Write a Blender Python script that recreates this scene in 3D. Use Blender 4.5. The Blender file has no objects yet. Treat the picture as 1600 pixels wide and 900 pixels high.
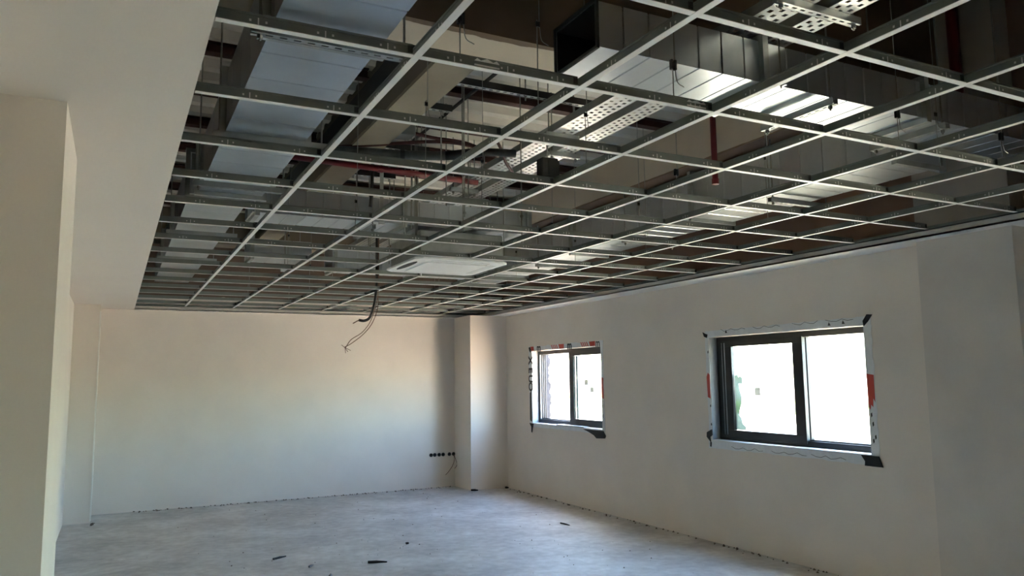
import bpy, bmesh, math, random
from mathutils import Vector, Matrix
random.seed(7)
S = bpy.context.scene
C = S.collection

# ------------------------------------------------------------------ camera
CAM_Z = 1.605
YAW, PITCH, ROLL, FPX = 0.47513619579, 0.11717203217, -0.0124324230, 1204.123
cy, sy, cp, sp = math.cos(YAW), math.sin(YAW), math.cos(PITCH), math.sin(PITCH)
fwd = Vector((sy * cp, cy * cp, sp)); rgt = Vector((cy, -sy, 0)); up = rgt.cross(fwd)
cr, sr = math.cos(ROLL), math.sin(ROLL)
r2 = cr * rgt + sr * up; u2 = -sr * rgt + cr * up
cam_data = bpy.data.cameras.new('camera'); cam = bpy.data.objects.new('camera', cam_data); C.objects.link(cam)
M4 = Matrix(((r2.x, u2.x, -fwd.x, 0), (r2.y, u2.y, -fwd.y, 0), (r2.z, u2.z, -fwd.z, CAM_Z), (0, 0, 0, 1)))
cam.matrix_world = M4
cam_data.sensor_width = 36.0; cam_data.lens = FPX / 1600 * 36.0
cam_data.clip_start = 0.05; cam_data.clip_end = 2000
S.camera = cam

# ------------------------------------------------------------------ world, sun, exposure
w = bpy.data.worlds.new('sky'); S.world = w; w.use_nodes = True
nt = w.node_tree; nt.nodes.clear()
sky = nt.nodes.new('ShaderNodeTexSky'); sky.sky_type = 'NISHITA'; sky.sun_disc = False
sky.sun_elevation = math.radians(52); sky.sun_rotation = math.radians(10); sky.dust_density = 1.0; sky.ozone_density = 1.5
bg = nt.nodes.new('ShaderNodeBackground'); bg.inputs[1].default_value = 0.55
wo = nt.nodes.new('ShaderNodeOutputWorld')
nt.links.new(sky.outputs[0], bg.inputs[0]); nt.links.new(bg.outputs[0], wo.inputs[0])
sd = bpy.data.lights.new('sun', 'SUN'); sd.energy = 12.0; sd.angle = math.radians(0.6); sd.color = (1.0, 0.95, 0.86)
so = bpy.data.objects.new('sun', sd); C.objects.link(so)
sun_to = Vector((-0.06, -0.60, -0.80))           # the sun stands beyond the far end, along the window wall
so.rotation_euler = sun_to.to_track_quat('-Z', 'Y').to_euler(); so.location = (0, 40, 30)
S.view_settings.view_transform = 'Standard'
S.view_settings.look = 'None'; S.view_settings.gamma = 1.0
S.view_settings.use_curve_mapping = False
S.view_settings.exposure = 3.78
S.cycles.use_denoising = True
S.cycles.max_bounces = 14; S.cycles.diffuse_bounces = 8; S.cycles.glossy_bounces = 6
S.cycles.transparent_max_bounces = 12
S.cycles.sample_clamp_indirect = 10.0

# ------------------------------------------------------------------ materials
def nodes(m):
    m.use_nodes = True
    return m.node_tree, m.node_tree.nodes['Principled BSDF']
def mat(name, col, rough=0.7, metal=0.0, noise=0.0, scale=6.0, bump=0.0, bscale=60.0, stretch=(1, 1, 1), col2=None):
    m = bpy.data.materials.new(name); t, b = nodes(m)
    b.inputs['Base Color'].default_value = (*col, 1); b.inputs['Roughness'].default_value = rough
    b.inputs['Metallic'].default_value = metal
    tc = t.nodes.new('ShaderNodeTexCoord')
    mp = t.nodes.new('ShaderNodeMapping'); mp.inputs['Scale'].default_value = stretch
    t.links.new(tc.outputs['Object'], mp.inputs[0])
    if noise > 0 or col2:
        n = t.nodes.new('ShaderNodeTexNoise'); n.inputs['Scale'].default_value = scale; n.inputs['Detail'].default_value = 6
        t.links.new(mp.outputs[0], n.inputs['Vector'])
        rp = t.nodes.new('ShaderNodeValToRGB')
        c2 = col2 if col2 else tuple(max(0, c * (1 - noise)) for c in col)
        rp.color_ramp.elements[0].color = (*c2, 1); rp.color_ramp.elements[1].color = (*col, 1)
        rp.color_ramp.elements[0].position = 0.33; rp.color_ramp.elements[1].position = 0.66
        t.links.new(n.outputs[0], rp.inputs[0]); t.links.new(rp.outputs[0], b.inputs['Base Color'])
    if bump > 0:
        n2 = t.nodes.new('ShaderNodeTexNoise'); n2.inputs['Scale'].default_value = bscale; n2.inputs['Detail'].default_value = 4
        t.links.new(mp.outputs[0], n2.inputs['Vector'])
        bp = t.nodes.new('ShaderNodeBump'); bp.inputs['Strength'].default_value = bump; bp.inputs['Distance'].default_value = 0.01
        t.links.new(n2.outputs[0], bp.inputs['Height']); t.links.new(bp.outputs[0], b.inputs['Normal'])
    return m
def two_tone(name, low, high, axis, level, amp, nscale, rough=0.9, mott=0.15):
    """colour `low` below level along the axis, `high` above, with a ragged paint edge"""
    m = bpy.data.materials.new(name); t, b = nodes(m); b.inputs['Roughness'].default_value = rough
    g = t.nodes.new('ShaderNodeNewGeometry'); s = t.nodes.new('ShaderNodeSeparateXYZ'); t.links.new(g.outputs['Position'], s.inputs[0])
    n = t.nodes.new('ShaderNodeTexNoise'); n.inputs['Scale'].default_value = nscale; n.inputs['Detail'].default_value = 8
    t.links.new(g.outputs['Position'], n.inputs['Vector'])
    k = t.nodes.new('ShaderNodeMath'); k.operation = 'MULTIPLY_ADD'; k.inputs[1].default_value = amp; k.inputs[2].default_value = -amp / 2
    t.links.new(n.outputs[0], k.inputs[0])
    a = t.nodes.new('ShaderNodeMath'); a.operation = 'ADD'
    t.links.new(s.outputs['XYZ'.index(axis)], a.inputs[0]); t.links.new(k.outputs[0], a.inputs[1])
    c = t.nodes.new('ShaderNodeMath'); c.operation = 'GREATER_THAN'; c.inputs[1].default_value = level
    t.links.new(a.outputs[0], c.inputs[0])
    n2 = t.nodes.new('ShaderNodeTexNoise'); n2.inputs['Scale'].default_value = 2.2; n2.inputs['Detail'].default_value = 7
    t.links.new(g.outputs['Position'], n2.inputs['Vector'])
    outs = []
    for col in (low, high):
        rp = t.nodes.new('ShaderNodeValToRGB')
        rp.color_ramp.elements[0].color = (*[x * (1 - mott) for x in col], 1); rp.color_ramp.elements[1].color = (*col, 1)
        rp.color_ramp.elements[0].position = 0.35; rp.color_ramp.elements[1].position = 0.65
        t.links.new(n2.outputs[0], rp.inputs[0]); outs.append(rp)
    mx = t.nodes.new('ShaderNodeMix'); mx.data_type = 'RGBA'
    t.links.new(c.outputs[0], mx.inputs[0]); t.links.new(outs[0].outputs[0], mx.inputs[6]); t.links.new(outs[1].outputs[0], mx.inputs[7])
    t.links.new(mx.outputs[2], b.inputs['Base Color'])
    return m
CREAM = (0.73, 0.665, 0.59)
m_wall = mat('cream plaster', CREAM, 0.9, noise=0.05, scale=1.6, bump=0.08, bscale=25, stretch=(1, 1, 0.35))
m_wallright = two_tone('plaster below raw masonry', CREAM, (0.24, 0.15, 0.11), 'Z', 2.66, 0.12, 5, mott=0.06)
m_wallback = two_tone('plaster below raw clay masonry', CREAM, (0.14, 0.10, 0.075), 'Z', 2.74, 0.10, 4, mott=0.06)
m_wallleft = two_tone('plaster below raw dark masonry', CREAM, (0.13, 0.10, 0.08), 'Z', 2.68, 0.10, 5, mott=0.06)
m_column = two_tone('plaster below raw concrete', (0.65, 0.605, 0.55), (0.42, 0.37, 0.32), 'Z', 2.62, 0.05, 6, mott=0.10)
m_ceil = mat('white gypsum board', (0.78, 0.725, 0.66), 0.9, noise=0.03, scale=1.2)
m_border_lit = mat('gypsum strip with painted light', (0.88, 0.84, 0.78), 0.85, noise=0.03, scale=2)  # paler copy of the board; the stronger light on this strip is painted in
m_fascia_shaded = mat('gypsum fascia', (0.50, 0.47, 0.43), 0.9, noise=0.03, scale=2)  # darker than the board: shade on the upright faces put into the colour
def floor_mat():
    m = bpy.data.materials.new('dusty screed'); t, b = nodes(m); b.inputs['Roughness'].default_value = 0.62
    tc = t.nodes.new('ShaderNodeTexCoord')
    n = t.nodes.new('ShaderNodeTexNoise'); n.inputs['Scale'].default_value = 1.3; n.inputs['Detail'].default_value = 9; n.inputs['Roughness'].default_value = 0.65
    n2 = t.nodes.new('ShaderNodeTexNoise'); n2.inputs['Scale'].default_value = 11; n2.inputs['Detail'].default_value = 8
    mp = t.nodes.new('ShaderNodeMapping'); mp.inputs['Scale'].default_value = (1.0, 1.0, 1); mp.inputs['Rotation'].default_value = (0, 0, 0.4)
    t.links.new(tc.outputs['Object'], mp.inputs[0]); t.links.new(mp.outputs[0], n.inputs['Vector']); t.links.new(mp.outputs[0], n2.inputs['Vector'])
    mul = t.nodes.new('ShaderNodeMath'); mul.operation = 'MULTIPLY_ADD'; mul.inputs[1].default_value = 0.45
    t.links.new(n2.outputs[0], mul.inputs[0]); t.links.new(n.outputs[0], mul.inputs[2])
    rp = t.nodes.new('ShaderNodeValToRGB'); cr_ = rp.color_ramp
    cr_.elements[0].position = 0.50; cr_.elements[0].color = (0.33, 0.315, 0.30, 1)
    cr_.elements[1].position = 0.95; cr_.elements[1].color = (0.64, 0.63, 0.60, 1)
    e = cr_.elements.new(0.70); e.color = (0.46, 0.445, 0.42, 1)
    t.links.new(mul.outputs[0], rp.inputs[0]); t.links.new(rp.outputs[0], b.inputs['Base Color'])
    bp = t.nodes.new('ShaderNodeBump'); bp.inputs['Strength'].default_value = 0.25; bp.inputs['Distance'].default_value = 0.01
    t.links.new(n2.outputs[0], bp.inputs['Height']); t.links.new(bp.outputs[0], b.inputs['Normal'])
    return m
m_floor = floor_mat()
m_galv = mat('galvanised duct sheet', (0.62, 0.66, 0.69), 0.33, 1.0, noise=0.14, scale=3.0, bump=0.03, bscale=5)
m_galvdull = mat('galvanised strut', (0.50, 0.52, 0.51), 0.42, 0.85, noise=0.2, scale=9)
m_trayz = mat('zinc cable tray', (0.74, 0.74, 0.72), 0.40, 0.75, noise=0.1, scale=9)
m_web = mat('galvanised tee web', (0.24, 0.255, 0.235), 0.5, 0.6, noise=0.15, scale=7)
m_tee = mat('white tee paint', (0.80, 0.79, 0.76), 0.45)
m_clip = mat('dark zinc clip', (0.10, 0.10, 0.095), 0.45, 0.7)
m_punch = mat('pale punch mark', (0.75, 0.74, 0.70), 0.6)
m_dark = mat('dark gasket', (0.03, 0.03, 0.03), 0.7)
m_black = mat('black lining', (0.006, 0.006, 0.007), 0.9)
m_blackcable = mat('black cable sheath', (0.012, 0.011, 0.011), 0.55)
m_brownwire = mat('brown wire', (0.10, 0.045, 0.025), 0.6)
m_red = mat('red pipe paint', (0.15, 0.008, 0.012), 0.45)
m_redcond = mat('brown red conduit', (0.060, 0.010, 0.008), 0.55)
m_oxide = mat('red oxide primer', (0.070, 0.024, 0.019), 0.7, noise=0.4, scale=4)
m_rod = mat('threaded rod steel', (0.32, 0.32, 0.30), 0.45, 0.8)
m_deck = mat('pale deck sheet', (0.60, 0.57, 0.52), 0.6, noise=0.12, scale=2)
m_conc = mat('raw dark concrete', (0.20, 0.155, 0.115), 0.95, noise=0.35, scale=2.5, bump=0.3, bscale=12)
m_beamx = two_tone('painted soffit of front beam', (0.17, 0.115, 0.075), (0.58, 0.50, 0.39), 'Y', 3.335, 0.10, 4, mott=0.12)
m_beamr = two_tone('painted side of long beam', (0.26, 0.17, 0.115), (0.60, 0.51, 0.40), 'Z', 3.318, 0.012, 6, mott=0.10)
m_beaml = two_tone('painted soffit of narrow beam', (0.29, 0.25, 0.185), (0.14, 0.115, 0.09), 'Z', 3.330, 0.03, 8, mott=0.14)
m_beamb = mat('tan back beam', (0.21, 0.175, 0.13), 0.95, noise=0.2, scale=2)
m_frame = mat('anthracite window frame', (0.010, 0.0105, 0.012), 0.5)
m_framel = mat('grey sash bead', (0.35, 0.37, 0.38), 0.4)
m_tape = mat('white flashing tape', (0.72, 0.74, 0.75), 0.5, noise=0.08, scale=20, bump=0.15, bscale=30)
m_lining = mat('grey lining tape', (0.34, 0.36, 0.38), 0.6, noise=0.05, scale=15)
m_tapered = mat('red tape print', (0.55, 0.07, 0.05), 0.55)
m_tapeblack = mat('black tape print', (0.015, 0.015, 0.014), 0.6)
m_membrane = mat('black membrane', (0.014, 0.014, 0.015), 0.75)
m_film = mat('protective white film', (0.80, 0.81, 0.80), 0.35, noise=0.05, scale=9, bump=0.5, bscale=9)
def film_mat(name, col, amount):
    m = bpy.data.materials.new(name); m.use_nodes = True; t = m.node_tree; t.nodes.clear()
    o = t.nodes.new('ShaderNodeOutputMaterial'); tr = t.nodes.new('ShaderNodeBsdfTransparent'); tr.inputs[0].default_value = (*col, 1)
    df = t.nodes.new('ShaderNodeBsdfDiffuse'); df.inputs[0].default_value = (*col, 1)
    mx = t.nodes.new('ShaderNodeMixShader'); mx.inputs[0].default_value = amount
    t.links.new(tr.outputs[0], mx.inputs[1]); t.links.new(df.outputs[0], mx.inputs[2]); t.links.new(mx.outputs[0], o.inputs[0])
    return m
m_label = film_mat('grey glass sticker', (0.27, 0.285, 0.285), 0.5)
m_torn = film_mat('torn grey film', (0.25, 0.31, 0.325), 0.5)
m_plastic = mat('black plastic box', (0.015, 0.015, 0.016), 0.4)
m_crumb = mat('mortar crumb', (0.16, 0.13, 0.10), 0.95, col2=(0.05, 0.04, 0.035), scale=30)
m_palecrumb = mat('pale plaster chip', (0.66, 0.65, 0.62), 0.95)
m_foam = mat('rough outer plaster', (0.035, 0.038, 0.046), 0.95, noise=0.4, scale=12, bump=0.6, bscale=20)
m_bead = mat('white corner bead', (0.80, 0.78, 0.73), 0.8)
def glass_mat():
    m = bpy.data.materials.new('window glass'); m.use_nodes = True; t = m.node_tree; t.nodes.clear()
    o = t.nodes.new('ShaderNodeOutputMaterial'); tr = t.nodes.new('ShaderNodeBsdfTransparent'); tr.inputs[0].default_value = (0.90, 0.96, 0.94, 1)
    gl = t.nodes.new('ShaderNodeBsdfGlossy'); gl.inputs['Roughness'].default_value = 0.02
    lw = t.nodes.new('ShaderNodeLayerWeight'); lw.inputs[0].default_value = 0.5
    pw = t.nodes.new('ShaderNodeMath'); pw.operation = 'POWER'; pw.inputs[1].default_value = 5.0
    t.links.new(lw.outputs['Facing'], pw.inputs[0])
    fr = t.nodes.new('ShaderNodeMath'); fr.operation = 'MULTIPLY_ADD'; fr.inputs[1].default_value = 0.8; fr.inputs[2].default_value = 0.02
    t.links.new(pw.outputs[0], fr.inputs[0])
    mx = t.nodes.new('ShaderNodeMixShader')
    t.links.new(fr.outputs[0], mx.inputs[0]); t.links.new(tr.outputs[0], mx.inputs[1]); t.links.new(gl.outputs[0], mx.inputs[2]); t.links.new(mx.outputs[0], o.inputs[0])
    return m
m_glass = glass_mat()
def ground_mat():
    m = bpy.data.materials.new('pale sandy ground'); t, b = nodes(m); b.inputs['Roughness'].default_value = 0.95
    g = t.nodes.new('ShaderNodeNewGeometry'); n = t.nodes.new('ShaderNodeTexNoise'); n.inputs['Scale'].default_value = 0.09; n.inputs['Detail'].default_value = 8
    t.links.new(g.outputs['Position'], n.inputs['Vector'])
    rp = t.nodes.new('ShaderNodeValToRGB')
    rp.color_ramp.elements[0].position = 0.4; rp.color_ramp.elements[0].color = (0.52, 0.41, 0.30, 1)
    rp.color_ramp.elements[1].position = 0.65; rp.color_ramp.elements[1].color = (0.62, 0.50, 0.375, 1)
    t.links.new(n.outputs[0], rp.inputs[0]); t.links.new(rp.outputs[0], b.inputs['Base Color'])
    return m
m_ground = ground_mat()
m_grass = mat('dry yellow green grass', (0.34, 0.38, 0.08), 0.95, noise=0.5, scale=0.4)

# ------------------------------------------------------------------ helpers
class MB:
    def __init__(s): s.v = []; s.f = []
    def add(s, vs, fs):
        o = len(s.v); s.v += [tuple(v) for v in vs]; s.f += [tuple(i + o for i in f) for f in fs]; return s
    def box(s, x0, x1, y0, y1, z0, z1):
        v = [(x, y, z) for z in (z0, z1) for y in (y0, y1) for x in (x0, x1)]
        return s.add(v, [(0, 2, 3, 1), (4, 5, 7, 6), (0, 1, 5, 4), (2, 6, 7, 3), (0, 4, 6, 2), (1, 3, 7, 5)])
    def tube(s, pts, r, n=8):
        pts = [Vector(p) for p in pts]; rings = []; prev = None
        for i, p in enumerate(pts):
            d = (pts[min(i + 1, len(pts) - 1)] - pts[max(i - 1, 0)]).normalized()
            if prev is None:
                a = Vector((0, 0, 1)) if abs(d.z) < 0.9 else Vector((1, 0, 0)); e = d.cross(a).normalized()
            else:
                e = (prev - d * prev.dot(d)).normalized()
            prev = e; g = d.cross(e)
            rr = r[i] if isinstance(r, (list, tuple)) else r
            rings.append([p + (e * math.cos(2 * math.pi * k / n) + g * math.sin(2 * math.pi * k / n)) * rr for k in range(n)])
        vs = [q for R_ in rings for q in R_]; fs = []
        for i in range(len(rings) - 1):
            for k in range(n):
                a, b = i * n + k, i * n + (k + 1) % n
                fs.append((a, b, b + n, a + n))
        fs.append(tuple(range(n))[::-1]); fs.append(tuple(range((len(rings) - 1) * n, len(rings) * n)))
        return s.add(vs, fs)
    def prism(s, poly, axis, a0, a1):
        """polygon in the two other axes (in xyz order) extruded along axis"""
        n = len(poly); vs = []
        for a in (a0, a1):
            for p in poly:
                q = list(p); q.insert(axis, a); vs.append(q)
        fs = [tuple(range(n))[::-1], tuple(range(n, 2 * n))] + [(i, (i + 1) % n, (i + 1) % n + n, i + n) for i in range(n)]
        return s.add(vs, fs)
    def mesh(s, name, m, bevel=0.0, smooth=False):
        me = bpy.data.meshes.new(name); me.from_pydata(s.v, [], s.f); me.update()
        bm = bmesh.new(); bm.from_mesh(me); bmesh.ops.recalc_face_normals(bm, faces=bm.faces)
        if bevel > 0:
            bmesh.ops.bevel(bm, geom=list(bm.edges), offset=bevel, segments=1, affect='EDGES', clamp_overlap=True)
        bm.to_mesh(me); bm.free()
        if smooth:
            for p in me.polygons: p.use_smooth = True
        me.materials.append(m); return me
    def build(s, name, m, parent=None, bevel=0.0, smooth=False):
        return link(name, s.mesh(name, m, bevel, smooth), parent)
def link(name, me, parent=None, loc=None, rot=None):
    o = bpy.data.objects.new(name, me); C.objects.link(o)
    if parent: o.parent = parent
    if loc: o.location = loc
    if rot: o.rotation_euler = rot
    return o
def tag(o, label, cat, group=None, kind=None):
    o['label'] = label; o['category'] = cat
    if group: o['group'] = group
    if kind: o['kind'] = kind
    return o
def thing(name, label, cat, loc=(0, 0, 0), group=None, kind=None, rz=0):
    o = bpy.data.objects.new(name, None); o.empty_display_size = 0.1; C.objects.link(o)
    o.location = loc; o.rotation_euler = (0, 0, rz)
    return tag(o, label, cat, group, kind)
def smoothpath(pts, n=6):
    P = [Vector(p) for p in pts]; P = [2 * P[0] - P[1]] + P + [2 * P[-1] - P[-2]]; out = []
    for i in range(1, len(P) - 2):
        for k in range(n):
            t = k / n; a, b, c, d = P[i - 1:i + 3]
            out.append(0.5 * ((2 * b) + (c - a) * t + (2 * a - 5 * b + 4 * c - d) * t * t + (3 * b - a - 3 * c + d) * t ** 3))
    out.append(P[-2]); return out
ORD = ['zeroth', 'first', 'second', 'third', 'fourth', 'fifth', 'sixth', 'seventh', 'eighth', 'ninth', 'tenth', 'eleventh', 'twelfth',
       'thirteenth', 'fourteenth', 'fifteenth', 'sixteenth', 'seventeenth', 'eighteenth', 'nineteenth', 'twentieth', 'twenty-first', 'twenty-second']

# ------------------------------------------------------------------ the setting
XL, XR, YB, YF = -0.46, 5.27, 11.05, -5.0         # room inner faces
XO = 5.51                                          # outer face of the window wall
GX0, GX1, GY1, GY0 = 0.193, 4.993, 10.95, 0.30     # opening of the grid ceiling
ZB, ZG = 2.55, 2.60                                # gypsum border, underside of the grid
ZS, ZSN = 3.695, 4.25                              # deck, higher slab over the near bay

tag(MB().box(XL - 0.3, XO, YF - 0.2, YB + 0.3, -0.2, 0).build('floor', m_floor), 'bare grey concrete screed floor dusted white', 'floor', kind='structure')
tag(MB().box(XL - 0.25, XL, YF - 0.2, YB + 0.3, 0, 4.4).build('wall_left', m_wallleft), 'cream plastered wall at the far left beyond the near pier', 'wall', kind='structure')
tag(MB().box(XL, XO, YB, YB + 0.3, 0, 4.4).build('wall_back', m_wallback), 'cream plastered end wall holding the six black socket boxes', 'wall', kind='structure')
tag(MB().box(XL, XO, YF - 0.2, YF, 0, 4.4).build('wall_front', m_wall), 'cream plastered wall behind the camera', 'wall', kind='structure')
WIN = [(7.90, 9.65), (4.16, 5.96), (0.30, 1.55)]
WZ0, WZ1 = 0.98, 1.99
wr = MB(); wr.box(XR, XO, YF, YB, 0, WZ0); wr.box(XR, XO, YF, YB, WZ1, 4.4)
edge = YB
for (a, b) in WIN:
    wr.box(XR, XO, b, edge, WZ0, WZ1); edge = a
wr.box(XR, XO, YF, edge, WZ0, WZ1)
wall_right = tag(wr.build('wall_right', m_wallright), 'long cream wall on the right with the windows, raw brown above the ceiling', 'wall', kind='structure')

near_pier = tag(MB().box(XL, -0.18, 2.91, 3.67, 0, ZB).build('wall_pier', m_wall), 'cream plastered pier at the left edge with a bright narrow return face', 'pier', kind='structure')
bp_ = tag(MB().box(XL, -0.18, 10.45, YB, 0, ZB).build('wall_pier', m_wall), 'shallow cream pier in the far left corner with a pale corner bead', 'pier', kind='structure')
MB().box(-0.187, -0.172, 10.443, 10.458, 0.02, 2.47).build('corner_bead', m_bead, bp_)
tag(MB().box(4.67, XR, 10.45, YB, 0, ZB).build('wall_pier', m_wall), 'cream pillar in the far right corner beside the socket boxes', 'pillar', kind='structure')
tag(MB().box(5.115, XR, 2.88, 3.55, 0, 4.2).build('wall_pier', m_column), 'wide flat grey column on the window wall at the right edge', 'column', kind='structure')

# gypsum border ceiling with its fascia; plain board over the part behind the camera
b = MB()
b.box(XL, GX0, GY0, YB, ZB, ZB + 0.0125); b.box(XL, XR, YF, GY0, ZB, ZB + 0.0125)
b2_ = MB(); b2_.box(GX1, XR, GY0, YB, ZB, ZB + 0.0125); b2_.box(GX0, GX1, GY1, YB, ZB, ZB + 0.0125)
tag(b2_.build('trim_5', m_border_lit), 'narrow gypsum strip, light painted into its colour, along the tops of right and far walls', 'ceiling border', kind='structure')
ceiling = tag(b.build('ceiling', m_ceil), 'smooth cream gypsum border ceiling around the open metal grid', 'ceiling', kind='structure')
f = 0.0125
tag(MB().box(GX0 - f, GX0, GY0, GY1, ZB + f, ZG + 0.03).build('trim_1', m_fascia_shaded), 'left upstand of the gypsum border at the grid edge', 'trim', kind='structure')
tag(MB().box(GX1, GX1 + f, GY0, GY1, ZB + 0.0, ZG - 0.006).build('trim_2', m_fascia_shaded), 'long shade-darkened gypsum fascia under the right edge of the grid', 'trim', kind='structure')
tag(MB().box(GX0, GX1, GY1, GY1 + f, ZB + 0.0, ZG - 0.006).build('trim_3', m_fascia_shaded), 'pale gypsum fascia under the far edge of the grid', 'trim', kind='structure')
tag(MB().box(GX0, GX1, GY0 - f, GY0, ZB + f, ZG + 0.03).build('trim_4', m_fascia_shaded), 'gypsum upstand at the near edge of the grid', 'trim', kind='structure')
for nm, bx, lb in (('right', (GX1 - 0.022, GX1 + 0.004, GY0, GY1), 'perimeter angle along the right edge of the grid, darkened as the shadow gap'),
                   ('back', (GX0, GX1, GY1 - 0.022, GY1 + 0.004), 'perimeter angle along the far edge of the grid, darkened as the shadow gap'),
                   ('left', (GX0 - 0.004, GX0 + 0.022, GY0, GY1), 'perimeter angle along the left edge of the grid')):
    an = thing('perimeter_angle', lb, 'metal angle')
    x0, x1, y0, y1 = bx
    if nm != 'left': MB().box(x0, x1, y0, y1, ZG - 0.004, ZG - 0.001).build('lower_flange', m_dark, an)  # dark colour stands in for the shadow gap at the grid edge
    if nm == 'right': MB().box(GX1 - 0.003, GX1, y0, y1, ZG - 0.001, ZG + 0.022).build('upright_leg', m_web, an)
    elif nm == 'back': MB().box(x0, x1, GY1 - 0.003, GY1, ZG - 0.001, ZG + 0.022).build('upright_leg', m_web, an)
    else: MB().box(GX0, GX0 + 0.003, y0, y1, ZG - 0.001, ZG + 0.022).build('upright_leg', m_web, an)

# structure above: corrugated deck, near slab, beams
pitch, dep = 0.24, 0.05
prof = []; y = 3.62
while y < YB + 0.02:
    prof += [(y, ZS), (y + 0.085, ZS), (y + 0.12, ZS + dep), (y + 0.205, ZS + dep)]; y += pitch
prof2 = [(a, z + 0.004) for a, z in prof][::-1]
dk = MB(); n = len(prof)
vs = [(x, a, z) for x in (XL, XO) for (a, z) in prof]
dk.add(vs, [(i, i + 1, i + 1 + n, i + n) for i in range(n - 1)])
dk.box(XL, XO, 3.57, YB + 0.3, ZS + dep + 0.003, ZS + dep + 0.10)
tag(dk.build('ceiling_deck', m_deck), 'pale corrugated metal roof deck with ribs running across the room', 'roof deck', kind='structure')
tag(MB().box(XL, XO, YF, 3.57, ZSN, ZSN + 0.15).build('ceiling_slab', m_conc), 'dark raw concrete slab over the nearest bay', 'slab', kind='structure')
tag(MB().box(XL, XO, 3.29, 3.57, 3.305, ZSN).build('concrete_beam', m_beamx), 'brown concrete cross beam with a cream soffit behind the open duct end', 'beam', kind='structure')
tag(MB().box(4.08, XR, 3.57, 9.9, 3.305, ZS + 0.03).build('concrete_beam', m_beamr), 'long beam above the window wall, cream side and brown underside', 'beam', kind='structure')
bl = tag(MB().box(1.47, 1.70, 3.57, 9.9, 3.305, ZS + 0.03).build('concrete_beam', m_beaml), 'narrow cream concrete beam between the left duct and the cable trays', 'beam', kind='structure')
MB().box(1.445, 1.469, 3.6, 9.88, 3.50, 3.62).build('edge_angle', m_dark, bl)
tag(MB().box(XL, XO, 9.9, 10.2, 3.29, ZS + 0.03).build('concrete_beam', m_beamb), 'tan concrete cross beam far back above the grid', 'beam', kind='structure')

# steel joists across the bays
def ibeam(x0, x1, y, z0, z1, wdt=0.075):
    m = MB(); m.box(x0, x1, y - wdt / 2, y + wdt / 2, z0, z0 + 0.008); m.box(x0, x1, y - wdt / 2, y + wdt / 2, z1 - 0.008, z1)
    m.box(x0, x1, y - 0.004, y + 0.004, z0 + 0.008, z1 - 0.008); return m
JY = [4.15, 4.90, 5.65, 6.40, 7.15, 7.90, 8.65, 9.40]
for k, yy in enumerate(JY):
    tag(ibeam(XL + 0.002, 1.44, yy, 3.625, ZS - 0.001).build('steel_joist', m_oxide), 'red oxide steel joist over the left duct, %s from the front beam' % ORD[k + 1], 'joist', 'steel joists over the left bay', 'structure')
    tag(ibeam(1.702, 4.078, yy, 3.625, ZS - 0.001).build('steel_joist', m_oxide), 'red oxide steel joist over the cable trays, %s from the front beam' % ORD[k + 1], 'joist', 'steel joists over the middle bay', 'structure')

# outside ground
tag(MB().box(XO, 400, -300, 400, -0.6, -0.4).build('ground', m_ground), 'sunlit pale sandy ground outside the windows', 'ground', kind='structure')
gr = MB(); xs = [32 + 6 * k for k in range(8)]
for k in range(46):
    x0 = 34 + random.uniform(-5, 5); y0 = -40 + k * 4.2
    gr.prism([(x0 + random.uniform(-2, 2), y0 - 3), (x0 + random.uniform(8, 14), y0 - 2.6), (x0 + random.uniform(8, 15), y0 + 2.8), (x0 + random.uniform(-1, 2), y0 + 3)], 2, -0.4, -0.36 + random.uniform(0, 0.03))
tag(gr.build('grass', m_grass), 'yellow green strip of grass far outside the large window', 'grass', kind='stuff')

# ------------------------------------------------------------------ windows
def wbox(x0, x1, y0, y1, z0, z1): return MB().box(x0, x1, y0, y1, z0, z1)
def ring(x0, x1, y0, y1, z0, z1, t):
    m = MB(); m.box(x0, x1, y0, y1, z0, z0 + t); m.box(x0, x1, y0, y1, z1 - t, z1)
    m.box(x0, x1, y0, y0 + t, z0 + t, z1 - t); m.box(x0, x1, y1 - t, y1, z0 + t, z1 - t); return m
def ring4(x0, x1, y0, y1, z0, z1, tn, tf, tb, tt):
    m = MB(); m.box(x0, x1, y0, y1, z0, z0 + tb); m.box(x0, x1, y0, y1, z1 - tt, z1)
    m.box(x0, x1, y0, y0 + tn, z0 + tb, z1 - tt); m.box(x0, x1, y1 - tf, y1, z0 + tb, z1 - tt); return m
def jag_quad(y0, y1, z0, z1, amp, step=0.06):
    """outline of a tape strip with slightly ragged long edges"""
    pts = []
    if y1 - y0 > z1 - z0:
        n = max(2, int((y1 - y0) / step))
        pts += [(y0 + (y1 - y0) * k / n, z0 + random.uniform(-amp, amp)) for k in range(n + 1)]
        pts += [(y1 - (y1 - y0) * k / n, z1 + random.uniform(-amp, amp)) for k in range(n + 1)]
    else:
        n = max(2, int((z1 - z0) / step))
        pts += [(y1 + random.uniform(-amp, amp), z0 + (z1 - z0) * k / n) for k in range(n + 1)]
        pts += [(y0 + random.uniform(-amp, amp), z1 - (z1 - z0) * k / n) for k in range(n + 1)]
    return pts
def decal(parent, name, poly, m, x=None, t=0.0012, x1=None):
    x1 = XR - 0.0042 if x1 is None else x1
    return MB().prism(poly, 0, x1 - t, x1).build(name, m, parent)
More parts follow.
